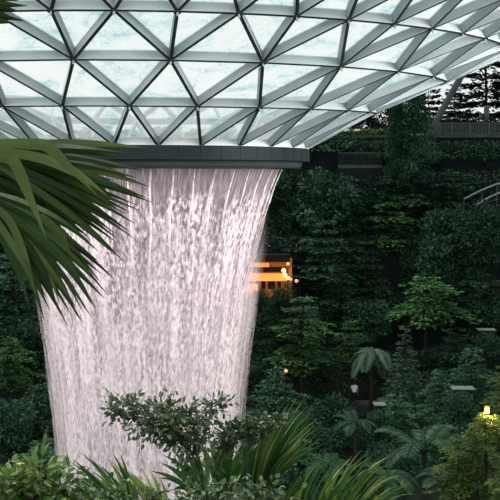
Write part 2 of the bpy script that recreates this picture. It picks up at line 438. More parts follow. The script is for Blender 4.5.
# ---------------------------------------------------------------- terrain
TER=[(-30,-21),(44,-20),(66,-18.6),(79,-18.2),(80.5,-15.2),(83.3,-14.6),(83.9,-11),(87.6,-10.6),(88.1,-5.8),(91.2,-5.4),(91.6,-.4),(95.2,.2),(95.5,3.35),(99,3.4),(170,3.6)]
def bow(X): return .0022*(X-4)**2+.5*math.sin(X*.35)
def terrain(X,Y):
    y=Y+bow(X)
    for (a,h),(b,g) in zip(TER,TER[1:]):
        if a<=y<=b: return CAMZ+h+(g-h)*(y-a)/(b-a)
    return CAMZ+(TER[0][1] if y<0 else TER[-1][1])
mb=MB(); rows=[]
for y,h in TER:
    rows.append([Vector((X,y-bow(X),CAMZ+h)) for X in range(-70,71,2)])
mb.quadgrid(rows); tag(mb.build('ground',M['soil']),kind='structure')
# pool round the foot of the fall
mb=MB(); mb.tube([(CEN.x,CEN.y,-.35),(CEN.x,CEN.y,.12)],9,48); tag(mb.build('floor_pool',M['path']),kind='structure')

# foreground planter bed under the frame
mb=MB(); mb.box((0,6.4,CAMZ-3.75),12,7.6,.6); tag(mb.build('floor_planter_bed',M['soil']),kind='structure')
BED=CAMZ-3.45

# retaining walls, cut into terraces
def wallstrip(name, x0,x1, yb, hb, ht, mat, th=.35):
    mb=MB(); n=24; rows=[[],[],[],[]]
    for k in range(n+1):
        X=x0+(x1-x0)*k/n; y=yb-bow(X)
        for r,(dy,h) in zip(rows,((0,hb),(0,ht),(th,ht),(th,hb))): r.append(Vector((X,y+dy,CAMZ+h)))
    mb.quadgrid(rows); return tag(mb.build(name,mat),kind='structure')
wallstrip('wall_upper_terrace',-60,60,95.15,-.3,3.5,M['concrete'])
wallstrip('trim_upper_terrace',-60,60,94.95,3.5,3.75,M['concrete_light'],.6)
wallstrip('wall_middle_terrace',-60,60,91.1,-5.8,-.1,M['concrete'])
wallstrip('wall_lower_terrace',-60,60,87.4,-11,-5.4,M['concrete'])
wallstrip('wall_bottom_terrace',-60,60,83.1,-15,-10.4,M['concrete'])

# ---------------------------------------------------------------- vegetation meshes
def crown_mesh(kind, seed, mat, A):
    """leafy crown of radius 1 and height A"""
    global R
    R0=R; R=random.Random(seed); mb=MB()
    up=Vector((0,0,1))
    def tiers(us, radf, per, ls, lw, tilt, rise, dens):
        for t,u in enumerate(us):
            z=A*u; rad=radf(u,t); nb=max(4,int(per*rad)+3)
            for b in range(nb):
                a=2*math.pi*(b+rnd(-.35,.35))/nb+t*1.3; L=rad*rnd(.72,1.08); zz=z+rnd(-.05,.05)
                dirv=Vector((math.cos(a),math.sin(a),0)); sidev=Vector((-math.sin(a),math.cos(a),0))
                steps=max(4,int(16*L))
                for s in range(steps):
                    f=(s+.5)/steps
                    if f<.15: continue
                    c=dirv*(L*f)+up*(zz+rise*L*math.sin(f*2.6)-.7*rise*L*f*f)
                    wsp=.22*(1-f)**.5*(.5+L*.5)+.04
                    for q in range(dens):
                        o=rnd(-1,1); p=c+sidev*(o*wsp)+dirv*rnd(-.04,.04)+up*(rnd(-.025,.025)-abs(o)*.02)
                        d=(dirv*rnd(.3,1)+sidev*o*.9+up*rnd(-.25,.2))
                        mb.leaf(p,d,(up+rvec()*tilt).normalized(),rnd(*ls),rnd(*lw))
    if kind=='tier':
        nt=max(5,min(10,int(5+A*2.2)))
        tiers([.04+.94*k/(nt-1) for k in range(nt)],lambda u,t:(1-u)**.5*(.72+.28*math.sin(t*2.1+seed))*(.8 if t==0 else 1)+.10,9,(.08,.14),(.036,.062),.38,.14,8)
    elif kind=='cone':
        nt=max(9,int(9+A*2))
        tiers([.03+.95*k/(nt-1) for k in range(nt)],lambda u,t:(1-u*.93)*.95,9,(.07,.12),(.03,.05),.5,.12,7)
    elif kind=='conifer':
        nt=int(6+A*2)
        tiers([.08+.90*k/(nt-1) for k in range(nt)],lambda u,t:(.95*(1-u)**.6+.10)*rnd(.75,1.1),11,(.10,.18),(.045,.08),.7,-.10,6)
    elif kind in('bush','column'):
        cl=[]
        for k in range(int(34*max(1,A*.75))):
            if kind=='bush':
                v=rvec()*(R.random()**.25); c=Vector((v.x*.74,v.y*.74,A*(.5+v.z*.44))); r=rnd(.18,.34)*min(1,.55+A*.4)
            else:
                z=R.random(); q=.72*(1-z**2.4)+.10; a=rnd(0,6.28); k2=math.sqrt(R.random()); c=Vector((math.cos(a)*q*k2,math.sin(a)*q*k2,A*z)); r=rnd(.2,.38)
            cl.append((c,r))
        for c,r in cl:
            out=Vector((c.x,c.y,(c.z-A*.5)*.5))
            for q in range(int(95*(r/.25)**2)):
                v=rvec(); p=c+Vector((v.x*r,v.y*r,v.z*r*.6))*rnd(.7,1.05)
                if p.z<0: continue
                d=(v*.7+out*.4+rvec()*.7+Vector((0,0,-.15)))
                mb.leaf(p,d,(v*.5+up*.9+rvec()*.5).normalized(),rnd(.07,.13),rnd(.045,.075))
    elif kind=='shrub':
        for q in range(1300):
            v=rvec(); v.z=abs(v.z); k=rnd(.55,1.02)*(1+.25*math.sin(v.x*5+seed)*math.cos(v.y*4))
            p=Vector((v.x,v.y,v.z*.9))*k
            p.z*=A
            mb.leaf(p,v+rvec()*.8,(v+up+rvec()*.5).normalized(),rnd(.09,.16),rnd(.05,.09))
    R=R0
    me_o=mb.build(kind+'_foliage',mat); me=me_o.data; bpy.data.objects.remove(me_o); return me
MESH={}
ASP=(.55,.8,1.15,1.7,2.5,3.6,5.)
def mesh(kind,var,matn,A):
    k=(kind,var,matn,A)
    if k not in MESH:
        base=next((m for (a,b,c,d),m in MESH.items() if a==kind and b==var and d==A),None)
        if base is None: MESH[k]=crown_mesh(kind,var*13+5,M[matn],A)
        else:
            m=base.copy(); m.materials.clear(); m.materials.append(M[matn]); MESH[k]=m
    return MESH[k]
GRP={'layered_tree':'layered trees on the terraces','leafy_tree':'leafy trees on the terraces','low_bush':'low bushes on the terraces','monkey_puzzle_tree':'dark conifers above the fence','columnar_tree':'columnar trees','dark_pine_tree':'dark trees under the roof edge','olive_lit_bush':'olive bushes at lower right','far_tree':'far trees seen through the glass roof'}
def tree(name, kind, matn, x, ytop, ybot, wpx, d, label, cat='tree', var=0, group=None, bark='bark', trunk_r=None, depth=1.0):
    top=P(x,ytop,d); bot=P(x,ybot,d); X=top.x; base=terrain(X,d)
    rad=wpx/2/F*d; hz=max(.3,top.z-bot.z)
    root=thing(name,(X,d,base),label,cat,group or GRP.get(name))
    A=min(ASP,key=lambda q:abs(math.log(q*rad/hz)))
    f=link('foliage',mesh(kind,var,matn,A),root)
    f.location=(0,0,bot.z-base); f.scale=(rad,rad*depth,hz/A); f.rotation_euler=(0,0,R.random()*6.28)
    if kind!='shrub':
        tr=trunk_r or max(.07,rad*.045)
        mb=MB(); hh=max(.2,(bot.z-base)+hz*.85)
        pts=[Vector((math.sin(t*1.7+x)*tr*.8*t/6,math.cos(t*1.3+x)*tr*.6*t/6,-.25+(hh+.25)*t/6)) for t in range(7)]
        mb.tube(pts,[tr*(1-.11*t) for t in range(7)],8)
        tk=mb.build('trunk',M[bark],root); mb=MB()
        for k in range(5):
            a=k*2.4+x; z0=(bot.z-base)+hz*(.1+.13*k); L=rad*.5
            if z0<.1: continue
            mb.tube([(0,0,z0),(math.cos(a)*L*.5,math.sin(a)*L*.5,z0+.05*hz),(math.cos(a)*L,math.sin(a)*L,z0+.08*hz)],[tr*.45,tr*.3,tr*.12],5)
        if mb.v: mb.build('branches',M[bark],tk)
    return root
def frond_into(mb, base, dirh, L, lift, droop, w, leaflets=26, m=0, lw=.03):
    """one feather frond: arching rib with paired leaflets"""
    dirh=Vector(dirh).normalized(); up=Vector((0,0,1)); side=dirh.cross(up).normalized()
    pts=[base+dirh*(L*t*(1-.18*t))+up*(L*(lift*t-droop*t*t)) for t in [k/10 for k in range(11)]]
    mb.tube(pts,[.02*L*(1-.085*k) for k in range(11)],4,m)
    for k in range(leaflets):
        t=.12+.88*k/leaflets; i=min(9,int(t*10)); p=pts[i].lerp(pts[i+1],t*10-i); tg=(pts[i+1]-pts[i]).normalized()
        l=w*(math.sin(math.pi*min(1,t*.92+.06))**.6)
        nn=side.cross(tg)
        for s in(-1,1):
            mb.leaf(p,side*s+tg*.65-up*.35+nn*.1,nn+up*.2,l,lw*L*1.3,m)
def palm(name,x,y,d,L,n,label,matn='leaf_palm',lift=(.5,1.1),droop=(.7,1.1),w=.28,cat='palm',trunk=True,a0=0,spread=2*math.pi,group=None):
    c=P(x,y,d); base=terrain(c.x,d); root=thing(name,(c.x,d,min(base,c.z-.2)),label,cat,group)
    hz=c.z-root.location.z
    for k in range(n):
        mb=MB(); a=a0+spread*(k+rnd(-.25,.25))/n
        frond_into(mb,Vector((0,0,hz)),(math.cos(a),math.sin(a),0),L*rnd(.8,1.1),rnd(*lift),rnd(*droop),w*L)
        mb.build('frond',M[matn],root)
    if trunk:
        mb=MB(); mb.tube([(0,0,-.2),(0.05,0,hz*.5),(0,0,hz+.05)],[.16,.13,.11],8); mb.build('trunk',M['bark'],root)
    return root

# ---------------------------------------------------------------- things on the terraces
JG='jungle trees on the terraces'
T=lambda *a,**k: tree(*a,**k)
# top of the picture, at and beyond the upper terrace
T('monkey_puzzle_tree','conifer','needle',487,22,131,92,112,'tall blackish conifer with flat tiers at the right edge above the fence','tree',0,bark='bark')
T('monkey_puzzle_tree','conifer','needle',455,84,133,46,118,'dark conifer standing just right of the slanted column','tree',1)
T('monkey_puzzle_tree','conifer','needle',429,84,133,48,110,'small dark conifer directly behind the slanted column','tree',0)
T('dark_pine_tree','column','needle',391,92,138,44,104,'blackish tree left of the slanted column under the glass roof edge','tree',2)
T('dark_pine_tree','column','needle',368,110,137,32,106,'short blackish tree under the roof edge left of the column','tree',1)
T('columnar_tree','column','leaf_bush',415,86,182,48,90,'tall leafy columnar tree rising in front of the slanted column','tree',1,depth=.9)
T('columnar_tree','column','leaf_bush',398,104,185,34,90.6,'narrow dark leafy tree leaning on the left of the tall columnar tree','tree',2)
tree('pale_trunk_tree','bush','needle',352,112,131,26,108,'small tree with pale trunk above the yellow green hedge','tree',2,bark='bark_pale',trunk_r=.28)
# bushes and trees right of the fall
spec=[
('leafy_tree','bush','leaf_bush',325,168,236,92,88.9,'dark leafy tree just right of the waterfall lip below the terrace planter',1),
('leafy_tree','bush','leaf_bush',282,166,240,60,90.5,'shadowy leafy tree touching the right edge of the waterfall top',2),
('leafy_tree','bush','leaf_bush',372,172,215,70,92.5,'rounded dark tree below the middle of the terrace planter',3),
('layered_tree','tier','leaf_tier',325,222,288,86,84.5,'layered tree with flat sprays above the orange lit restaurant',0),
('layered_tree','tier','leaf_tier',398,176,212,98,90.8,'dark layered tree at the foot of the columnar tree',1),
('layered_tree','tier','leaf_bright',390,205,252,86,87.9,'layered tree with warm green tiered crown right of centre',2),
('layered_tree','tier','leaf_bright',427,279,326,112,79.5,'broad flat crowned tree with bright layered sprays above the fine leaved cone tree',1),
('leafy_tree','bush','leaf_bush',449,200,300,74,84.,'tall dark leafy tree below the stair handrail',2),
('leafy_tree','bush','leaf_bush',487,196,280,64,82.,'dense leafy tree at the right edge below the stair',3),
('leafy_tree','bush','leaf_bush',490,290,345,70,80.5,'dark leafy tree at the right edge level with the broad flat crowned tree',1),
('layered_tree','tier','leaf_bright',302,298,372,98,76.,'bright green layered tree below the orange lit restaurant',2),
('layered_tree','tier','leaf_tier',262,318,372,60,77.5,'dark layered tree between waterfall edge and bright green layered tree',3),
('cone_tree','cone','leaf_cone',405,328,412,66,72.,'fine leaved grey green cone shaped tree beside the pale drooping palm',0),
('layered_tree','tier','leaf_tier',338,268,332,62,82.5,'dim layered tree right of the orange lit restaurant',3),
('layered_tree','tier','leaf_tier',366,242,300,66,86.,'shadowed layered tree below the warm green tiered crown',0),
('layered_tree','tier','leaf_tier',455,330,385,80,77.,'dim layered tree right of the fine leaved cone tree',2),
('layered_tree','tier','leaf_tier',276,370,432,84,70.,'dark layered tree low beside the right foot of the waterfall',1),
('leafy_tree','bush','leaf_bush',325,392,452,78,66.,'rounded dark green tree left of the walking person',0),
('leafy_tree','bush','leaf_bush',348,420,478,70,62.,'rounded tree with dense small leaves below the walking person',2),
('layered_tree','tier','leaf_tier',300,440,500,90,60.,'dim layered tree at the bottom behind the strap leaf clump',3),
('leafy_tree','bush','leaf_bush',455,405,470,64,60.,'dark tree between the lower tree fern and the yellow lamp',1),
('layered_tree','tier','leaf_tier',395,395,440,70,68.,'dark layered tree above the large tree fern',1),
('layered_tree','tier','leaf_tier',345,200,236,70,89.5,'flat dark layered tree below the terrace balustrade',2),
('layered_tree','tier','leaf_tier',450,172,214,84,90.4,'layered tree just left of the stair handrails',3),
('layered_tree','tier','leaf_tier',300,236,276,74,86.5,'dim layered tree directly above the restaurant roof',1),
('layered_tree','tier','leaf_tier',445,236,284,84,85.2,'layered tree with flat sprays halfway down on the right',0),
('layered_tree','tier','leaf_tier',480,268,318,80,81.5,'dark layered tree at right under the dense leafy tree',2),
('layered_tree','tier','leaf_bright',350,322,366,56,75.5,'small layered tree between bright green layered tree and pale palm',0),
('layered_tree','tier','leaf_tier',472,350,408,76,69.,'dim layered tree behind the long stone ledge at right',3),
('layered_tree','tier','leaf_tier',440,372,424,66,65.,'dark layered tree between fine leaved cone tree and garden lamp',0),
('leafy_tree','bush','leaf_bush',368,296,346,60,80.8,'shadowed leafy tree left of the broad flat crowned tree',3),
('leafy_tree','bush','leaf_bush',420,240,292,54,86.3,'leafy tree between the warm green crown and the tall dark leafy tree',0),
('leafy_tree','bush','leaf_bush',255,300,350,58,79.,'dark leafy tree under the restaurant floor at the waterfall edge',2),
('leafy_tree','bush','leaf_bush',300,410,462,70,63.5,'dense dark leafy tree beside the upright palm clump',1),
('leafy_tree','bush','leaf_bush',395,434,486,66,57.,'dark leafy tree between the strap leaf clump and large tree fern',3),
('leafy_tree','bush','leaf_bush',463,391,428,46,60.3,'dark leafy tree hiding the wall of the long stone ledge at right',0),
('leafy_tree','bush','leaf_bush',487,332,372,42,75.4,'dark leafy tree hiding the wall of the small ledge at the right edge',2),
('leafy_tree','bush','leaf_bush',380,407,442,36,62.6,'dark leafy tree hiding the wall of the thin ledge right of the walking person',3),
# left of the fall
('layered_tree','tier','leaf_tier',14,255,330,96,80.,'dark layered tree at the left edge under the palm fronds',0),
('leafy_tree','bush','leaf_bush',28,318,384,84,76.,'dark leafy tree at left edge beside the white waterfall side',2),
('layered_tree','tier','leaf_bright',10,340,388,74,72.,'layered tree with olive sprays at the left edge',3),
('layered_tree','tier','leaf_tier',40,384,432,76,70.,'dark layered tree low on the left beside the waterfall',1),
('leafy_tree','bush','leaf_bush',2,392,452,70,66.,'black green leafy tree at the left edge above the fresh green bush',3),
('layered_tree','tier','leaf_tier',42,442,490,84,62.,'thin layered tree low left behind the fresh green bush',2),
('leafy_tree','bush','leaf_bush',-20,200,300,110,84.,'big shadowy tree at far left hidden behind the palm blades',0),
]
for nm,kd,mt,x,yt,yb,w,d,lab,var in spec: tree(nm,kd,mt,x,yt,yb,w,d,lab,'tree',var)
for x,yt,yb,w,dd,lab,var in((284,283,312,34,78.6,'dark bush hiding the lower right of the orange restaurant',1),(262,287,318,30,78.4,'dark bush in front of the orange restaurant counter',2),(246,296,330,34,78.2,'dark bush below the orange restaurant beside the waterfall',0)):
    tree('screen_bush','bush','leaf_bush',x,yt,yb,w,dd,lab,'bush',var,'bushes in front of the restaurant')
for i,(x,yt,w,dd) in enumerate(((66,131,44,108),(98,127,48,112),(132,130,42,107),(160,126,46,113),(194,129,44,109),(226,127,42,112),(255,130,40,108),(284,132,38,106))):
    tree('far_tree','bush','needle',x,yt,146,w,dd,'far dark tree seen through the lowest glass panes, number %d from the left'%(i+1) if 0 else 'far dark tree seen through the lowest glass panes, '+('leftmost','second from the left','third from the left','fourth from the left','fourth from the right','third from the right','second from the right','rightmost')[i]+' of eight','tree',i%4)
# low shrubs and hedges
for x,yt,w,d,lab in ((330,131,70,94.2,'low bush on the terrace planter just right of the roof corner'),
    (285,138,60,94.4,'low dark bush beside the right end of the ring roof'),
    (455,138,50,94.2,'low bush under the left end of the pale fence'),
    (488,139,56,94.3,'low bush under the right end of the pale fence'),
    (420,142,52,94.0,'low bush at the foot of the slanted column'),
    (468,172,40,91.0,'low bush on the dark wall above the stair handrail'),
    (372,138,48,94.0,'low bush between hedge and columnar tree')):
    tree('low_bush','shrub','leaf_bush',x,yt,yt+20,w,d,lab,'bush',int(x)%3)
# clipped hedge on the terrace edge
def hedge(x0,x1,yt,yb,d,label,matn,n=2200):
    a=P(x0,yb,d); b=P(x1,yt,d); root=thing('clipped_hedge',((a.x+b.x)/2,d,terrain((a.x+b.x)/2,d)),label,'hedge')
    mb=MB(); o=root.location
    for k in range(n):
        f=R.random()
        p=Vector((rnd(a.x,b.x),d+rnd(-.35,.5),0)); p.z=a.z+(b.z-a.z)*f
        mb.leaf(p-o,rvec()+Vector((0,-.3,.3)),(Vector((0,-.5,1))+rvec()*.5),rnd(.12,.22),rnd(.06,.1))
    mb.build('foliage',M[matn],root)
    hh=(b.z-o.z)*.8; mb=MB(); mb.box((0,.2,hh/2-.1),abs(b.x-a.x),.3,hh+.2); mb.build('dark_backing',M['needle'],root)  # solid dark backing added behind the leaves to close sky gaps
hedge(296,386,129,138,96.2,'clipped yellow green hedge along the terrace under the roof edge','leaf_hedge')
hedge(425,525,117,137,98.2,'tall blackish hedge behind the pale picket fence','needle',5200)
hedge(432,520,136,143,95.6,'low dark hedge in front of the pale picket fence','leaf_bush')
# ground cover hanging over every terrace, nobody could count it
mb=MB()
for k in range(30000):
    px=rnd(-30,530)
    if 75<px<225: continue
    y=rnd(60,95.4); X=(px-250)/F*y
    j=R.random()
    if j<.75:
        e=R.choice([(79.0,80.6,-18.2,-15.0),(83.0,83.9,-14.6,-10.4),(87.3,88.1,-10.6,-5.4),(91.0,91.6,-5.4,-.1)])
        if R.random()<.45: Y=e[0]-.25-bow(X)+rnd(-.2,.2); z=CAMZ+e[3]+.1-abs(R.gauss(0,1))*(e[3]-e[2])*.33
        else: Y=e[1]-bow(X)+abs(R.gauss(0,1.2)); z=terrain(X,Y)+abs(R.gauss(0,.35))
    else: Y=y; z=terrain(X,Y)+abs(R.gauss(0,.3))
    z=max(z,terrain(X,Y)+.02) 
    mb.leaf(Vector((X,Y,z)),rvec()+Vector((0,-.6,-.2)),Vector((0,-.5,1))+rvec()*.6,rnd(.22,.42),rnd(.1,.2))
tag(mb.build('ground_cover',M['leaf_cover']),'dark creepers and ground cover spilling down the terrace walls','plants',None,'stuff')

# palms and ferns below
palm('pale_drooping_palm',371,352,74,2.3,7,'pale drooping palm left of the fine leaved cone tree','leaf_pale',(.5,1.0),(1.1,1.6),.42)
palm('tree_fern',424,452,52,3.4,9,'large dark tree fern with arching fronds low on the right','leaf_palm',(.75,1.3),(.7,1.0),.24,'fern')
palm('tree_fern',355,425,60,1.9,7,'small tree fern with a pale arching frond below the walking person','leaf_palm',(.6,1.1),(.8,1.2),.26,'fern')
palm('tree_fern',388,478,46,2.0,8,'tree fern at the bottom behind the right strap leaf clump','leaf_palm',(.6,1.1),(.8,1.2),.26,'fern')
palm('tree_fern',452,488,44,2.0,8,'tree fern at the bottom left of the olive lit bush','leaf_palm',(.7,1.2),(.8,1.1),.26,'fern')
palm('broad_leaf_plant',344,414,66,1.2,5,'pale arching leaf plant just below and left of the walking person','leaf_pale',(.7,1.2),(1.0,1.5),.3,'plant',trunk=False)
palm('tree_fern',330,470,54,2.2,8,'dim tree fern below the rounded trees right of the strap leaf clump','leaf_palm',(.6,1.0),(.8,1.2),.26,'fern')

# olive bush lit by the yellow lamp, lower right
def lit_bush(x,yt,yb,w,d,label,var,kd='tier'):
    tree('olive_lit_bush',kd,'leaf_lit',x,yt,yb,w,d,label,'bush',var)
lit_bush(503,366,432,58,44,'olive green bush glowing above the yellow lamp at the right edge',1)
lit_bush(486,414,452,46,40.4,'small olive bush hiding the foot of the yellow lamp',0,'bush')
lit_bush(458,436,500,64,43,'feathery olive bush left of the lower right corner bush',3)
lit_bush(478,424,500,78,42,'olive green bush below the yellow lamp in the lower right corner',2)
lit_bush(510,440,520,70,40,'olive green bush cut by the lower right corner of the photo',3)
c=P(487,407,41.2)
la=thing('garden_lamp',(c.x,41.2,terrain(c.x,41.2)),'glowing yellow garden lamp among the olive leaves at right','lamp')
z=c.z-la.location.z
mb=MB(); mb.tube([(0,0,-.1),(0,0,z-.35)],.05,10); mb.build('pole',M['dark'],la); mb=MB(); mb.tube([(0,0,z+.04),(0,0,z+.10)],[.16,.03],12); mb.build('cap',M['dark'],la)
mb=MB(); mb.tube([(0,0,z-.30),(0,0,z-.26),(0,0,z-.1),(0,0,z+.02),(0,0,z+.05)],[.03,.09,.11,.09,.03],12); mb.build('lamp_shade',M['yellowlamp'],la)
def point(name,loc,e,col,r=.2):
    l=bpy.data.lights.new(name,'POINT'); l.energy=e; l.color=col; l.shadow_soft_size=r; o=link(name,l); o.location=loc
point('garden_lamp_light',(c.x-.05,40.7,c.z+.05),260,(1,.62,.16),.1); 

# ---------------------------------------------------------------- orange restaurant
d=80.2
def rp(x,y,dd=0): return P(x,y,d+dd)
g0=rp(272,303); rst=thing('restaurant_front',(g0.x,d,g0.z),'small orange lit restaurant front glowing beside the right edge of the waterfall','restaurant')
def slab(name,x0,x1,y0,y1,dy,th,mat,par=None):
    a=P(x0,y1,d+dy); b=P(x1,y0,d+dy); mb=MB()
    mb.box(((a.x+b.x)/2-rst.location.x,dy+th/2,(a.z+b.z)/2-rst.location.z),b.x-a.x,th,b.z-a.z)
    return mb.build(name,mat,par or rst)
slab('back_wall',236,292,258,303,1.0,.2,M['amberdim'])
slab('roof_canopy',236,290,255,262,-.3,1.6,M['dark'])
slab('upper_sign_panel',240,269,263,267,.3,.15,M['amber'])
slab('ceiling_beam',240,286,267.5,272,.0,.6,M['dark'])
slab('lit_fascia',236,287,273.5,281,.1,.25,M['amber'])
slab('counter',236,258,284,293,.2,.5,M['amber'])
slab('floor_slab',232,294,300,304,-.4,1.8,M['dark'])
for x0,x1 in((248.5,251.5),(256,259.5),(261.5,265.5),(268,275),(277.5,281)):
    slab('opening_shade',x0,x1,281.3,289,.25,.3,M['dark'])  # solid dark slab paints the shade of an unlit opening
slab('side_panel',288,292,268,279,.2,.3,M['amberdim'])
for x,y,r,mt in((283.6,270.5,.19,'lamp'),(285.2,275,.17,'lamp'),(288,278,.16,'lamp'),(291,279.5,.13,'lampdim'),(246,282.5,.13,'lamp')):
    mb=MB(); c=rp(x,y,-.3)-rst.location
    mb.tube([c+Vector((0,0,-r)),c+Vector((0,0,-r*.5)),c,c+Vector((0,0,r*.5)),c+Vector((0,0,r))],[r*.3,r*.85,r,r*.85,r*.3],10)
    tag(mb.build('wall_lamp',M[mt],rst),'glowing yellow lamp' if mt=='lamp' else None)
# posts carrying the restaurant floor
for x in (240,262,288):
    a=rp(x,304,.4); b=terrain(a.x,a.y)-.2
    mb=MB(); mb.tube([(a.x-rst.location.x,.4,0),(a.x-rst.location.x,.4,b-rst.location.z)],.16,10); mb.build('support_post',M['dark'],rst)
point('restaurant_light',rp(268,279,-1.),30,(1,.45,.12),.4)
GL='hanging globe lamps beside the restaurant'
for x,y,lab in((288,264,'dim orange globe lamp above right of the restaurant front'),(296.5,281,'dim orange globe lamp right of the restaurant front'),(286,371,'faint orange lantern low in the trees under the bright green layered tree')):
    dd=79.2 if y<300 else 66; c=P(x,y,dd); bz=terrain(c.x,dd)
    t=thing('globe_lamp',(c.x,dd,bz),lab,'lamp',None); h=c.z-bz
    mb=MB(); r=.15 if y<300 else .12
    mb.tube([(0,0,h+r*math.sin(q)) for q in (-1.5,-.9,-.4,0,.4,.9,1.5)],[r*math.cos(q)+.004 for q in (-1.5,-.9,-.4,0,.4,.9,1.5)],12); mb.build('globe',M['lampdim'],t,True)
    mb=MB(); mb.tube([(0,0,-.1),(0,0,h-r*.9)],.03,8); mb.build('pole',M['dark'],t)

# ---------------------------------------------------------------- column, fence, rails
d=97.5; top=P(467,66,d); bot=P(434,125,d); ax=(top-bot).normalized()
st=thing('slanted_column',(bot.x,d,bot.z),'thick slanted grey column leaning up to the roof edge at upper right','column')
mb=MB(); far=bot+ax*((top-bot).length+2.5)-st.location
mb.tube([-ax*.5,far*.02,far*.5,far*.92,far],[.28,.31,.32,.31,.26],20); mb.build('shaft',M['strut'],st,True)
mb=MB(); mb.tube([Vector((0,0,terrain(bot.x,d)-.1-st.location.z)),Vector((0,0,.25))],[.8,.6],16); mb.build('footing',M['concrete_light'],st)
mb=MB(); mb.tube([far,far+ax*.5],[.22,.22],12); mb.build('pin_head',M['rail'],st)
mb=MB(); e=far+ax*.6+st.location
mb.beam(e-Vector((2.5,0,0)),e+Vector((8,0,0)),Vector((0,0,1)),.5,.5); tag(mb.build('trim_roof_edge',M['strut']),kind='structure')
p1=P(487,108,98.5); p0=terrain(p1.x,98.5)
t=thing('white_post',(p1.x,98.5,p0),'pale upright post rising behind the fence at far right','post')
mb=MB(); mb.tube([(0,0,-.1),(0,0,p1.z-p0)],[.24,.22],12); mb.build('shaft',M['fence'],t)
mb=MB(); mb.tube([(0,0,p1.z-p0),(0,0,p1.z-p0+.25)],[.3,.26],12); mb.build('cap',M['fence'],t)
def fence(x0,x1,yt,yb,d,label,n,matn):
    a=P(x0,yb,d); b=P(x1,yt,d); o=Vector((a.x,d,terrain((a.x+b.x)/2,d))); t=thing('picket_fence',o,label,'fence')
    zt=b.z-o.z; zb=a.z-o.z; L=b.x-a.x
    mb=MB(); mb.box((L/2,0,zt),L,.06,.07); mb.build('top_rail',M[matn],t)
    mb=MB(); mb.box((L/2,0,zb+.12),L,.06,.07); mb.build('bottom_rail',M[matn],t)
    for k in range(n):
        mb=MB(); mb.box((L*(k+.5)/n,0.03,(zt+zb)/2),L/n*.42,.03,zt-zb); mb.build('picket',M[matn],t)
    for k in range(5):
        mb=MB(); mb.box((L*k/4,-.05,zt/2),.09,.09,zt+.1); mb.build('post',M[matn],t)
fence(433,508,123,135,96.6,'pale picket fence along the upper terrace at right',52,'fence')
# mesh balustrade of the planter in the middle
def rail(x0,x1,yt,yb,d,label,n):
    a=P(x0,yb,d); b=P(x1,yt,d); o=Vector((a.x,d,a.z)); t=thing('terrace_balustrade',o,label,'balustrade'); L=b.x-a.x; H=b.z-a.z
    mb=MB(); mb.box((L/2,0,H),L,.08,.06); mb.build('top_rail',M['rail'],t)
    mb=MB(); mb.box((L/2,0.1,.13),L,.5,.3); mb.build('kerb',M['concrete_light'],t)
    for k in range(n):
        mb=MB(); mb.box((L*k/(n-1),0,H/2),.05,.05,H); mb.build('post',M['concrete'],t)
    mb=MB()
    for k in range(1,5): mb.box((L/2,0,.2+(H-.2)*k/5),L,.012,.012)
    for k in range(60): mb.box((L*k/60,.005,H/2),.010,.010,H)
    mb.build('wire_mesh',M['concrete_light'],t)
    mb=MB(); mb.box((L/2,.6,-.75),L,1.5,1.5); mb.build('planter_wall',M['concrete'],t)
rail(338,382,153,168,91.7,'grey balustrade with wire mesh on the terrace below the hedge',7)
# stair handrails at the right edge
def hand(pts,d,label):
    q=[P(x,y,d) for x,y in pts]; o=Vector((q[0].x,d,terrain(q[0].x,d))); t=thing('stair_handrail',o,label,'handrail')
    mb=MB(); mb.tube([p-o for p in q],.075,8); mb.build('rail',M['railpale'],t)
    for k in range(4):
        f=k/3*(len(q)-1); i=min(len(q)-2,int(f)); p=q[i].lerp(q[i+1],f-i)-o
        mb=MB(); mb.tube([p,Vector((p.x,p.y,p.z-1.1))],.03,6); mb.build('baluster',M['rail'],t)
    a,b=q[0]-o,q[-1]-o
    mb=MB(); mb.beam(a-Vector((0,-.6,1.3)),b-Vector((0,-.6,1.3)),Vector((0,0,1)),1.2,.25); mb.build('stair_flight',M['concrete'],t)
    mb=MB()
    for p in(a,b): mb.box((p.x,p.y+.6,(p.z-1.3-.2)/2),.3,.6,max(.2,p.z-1.3+.2))
    mb.build('stair_support',M['concrete'],t)
hand([(464,199),(482,190),(497,184),(512,183)],86.8,'pale stair handrail climbing to the right edge, the upper of two')
hand([(476,205),(490,197),(510,188)],86.2,'pale stair handrail just below the upper one at the right edge')
# pale ledges among the trees
for x0,x1,y,d,lab in((452,475,389,62,'pale flat stone ledge right of the fine leaved cone tree'),(478,496,330,77,'small pale ledge at the right edge among dark leaves'),(374,386,405,64,'thin pale ledge right of the walking person')):
    a=P(x0,y,d); b=P(x1,y-2,d); bz=terrain(a.x,d)
    t=thing('stone_ledge',(a.x,d,bz),lab,'ledge'); L=b.x-a.x
    mb=MB(); mb.box((L/2,.3,a.z-bz),L,.9,.07,0); mb.build('slab',M['railpale'],t)
    mb=MB(); mb.box((L/2,.42,(a.z-bz)/2-.1),L*.92,.5,a.z-bz+.06); mb.build('shade_dark_base',M['needle'],t)  # near black colour paints in the shade below the slab

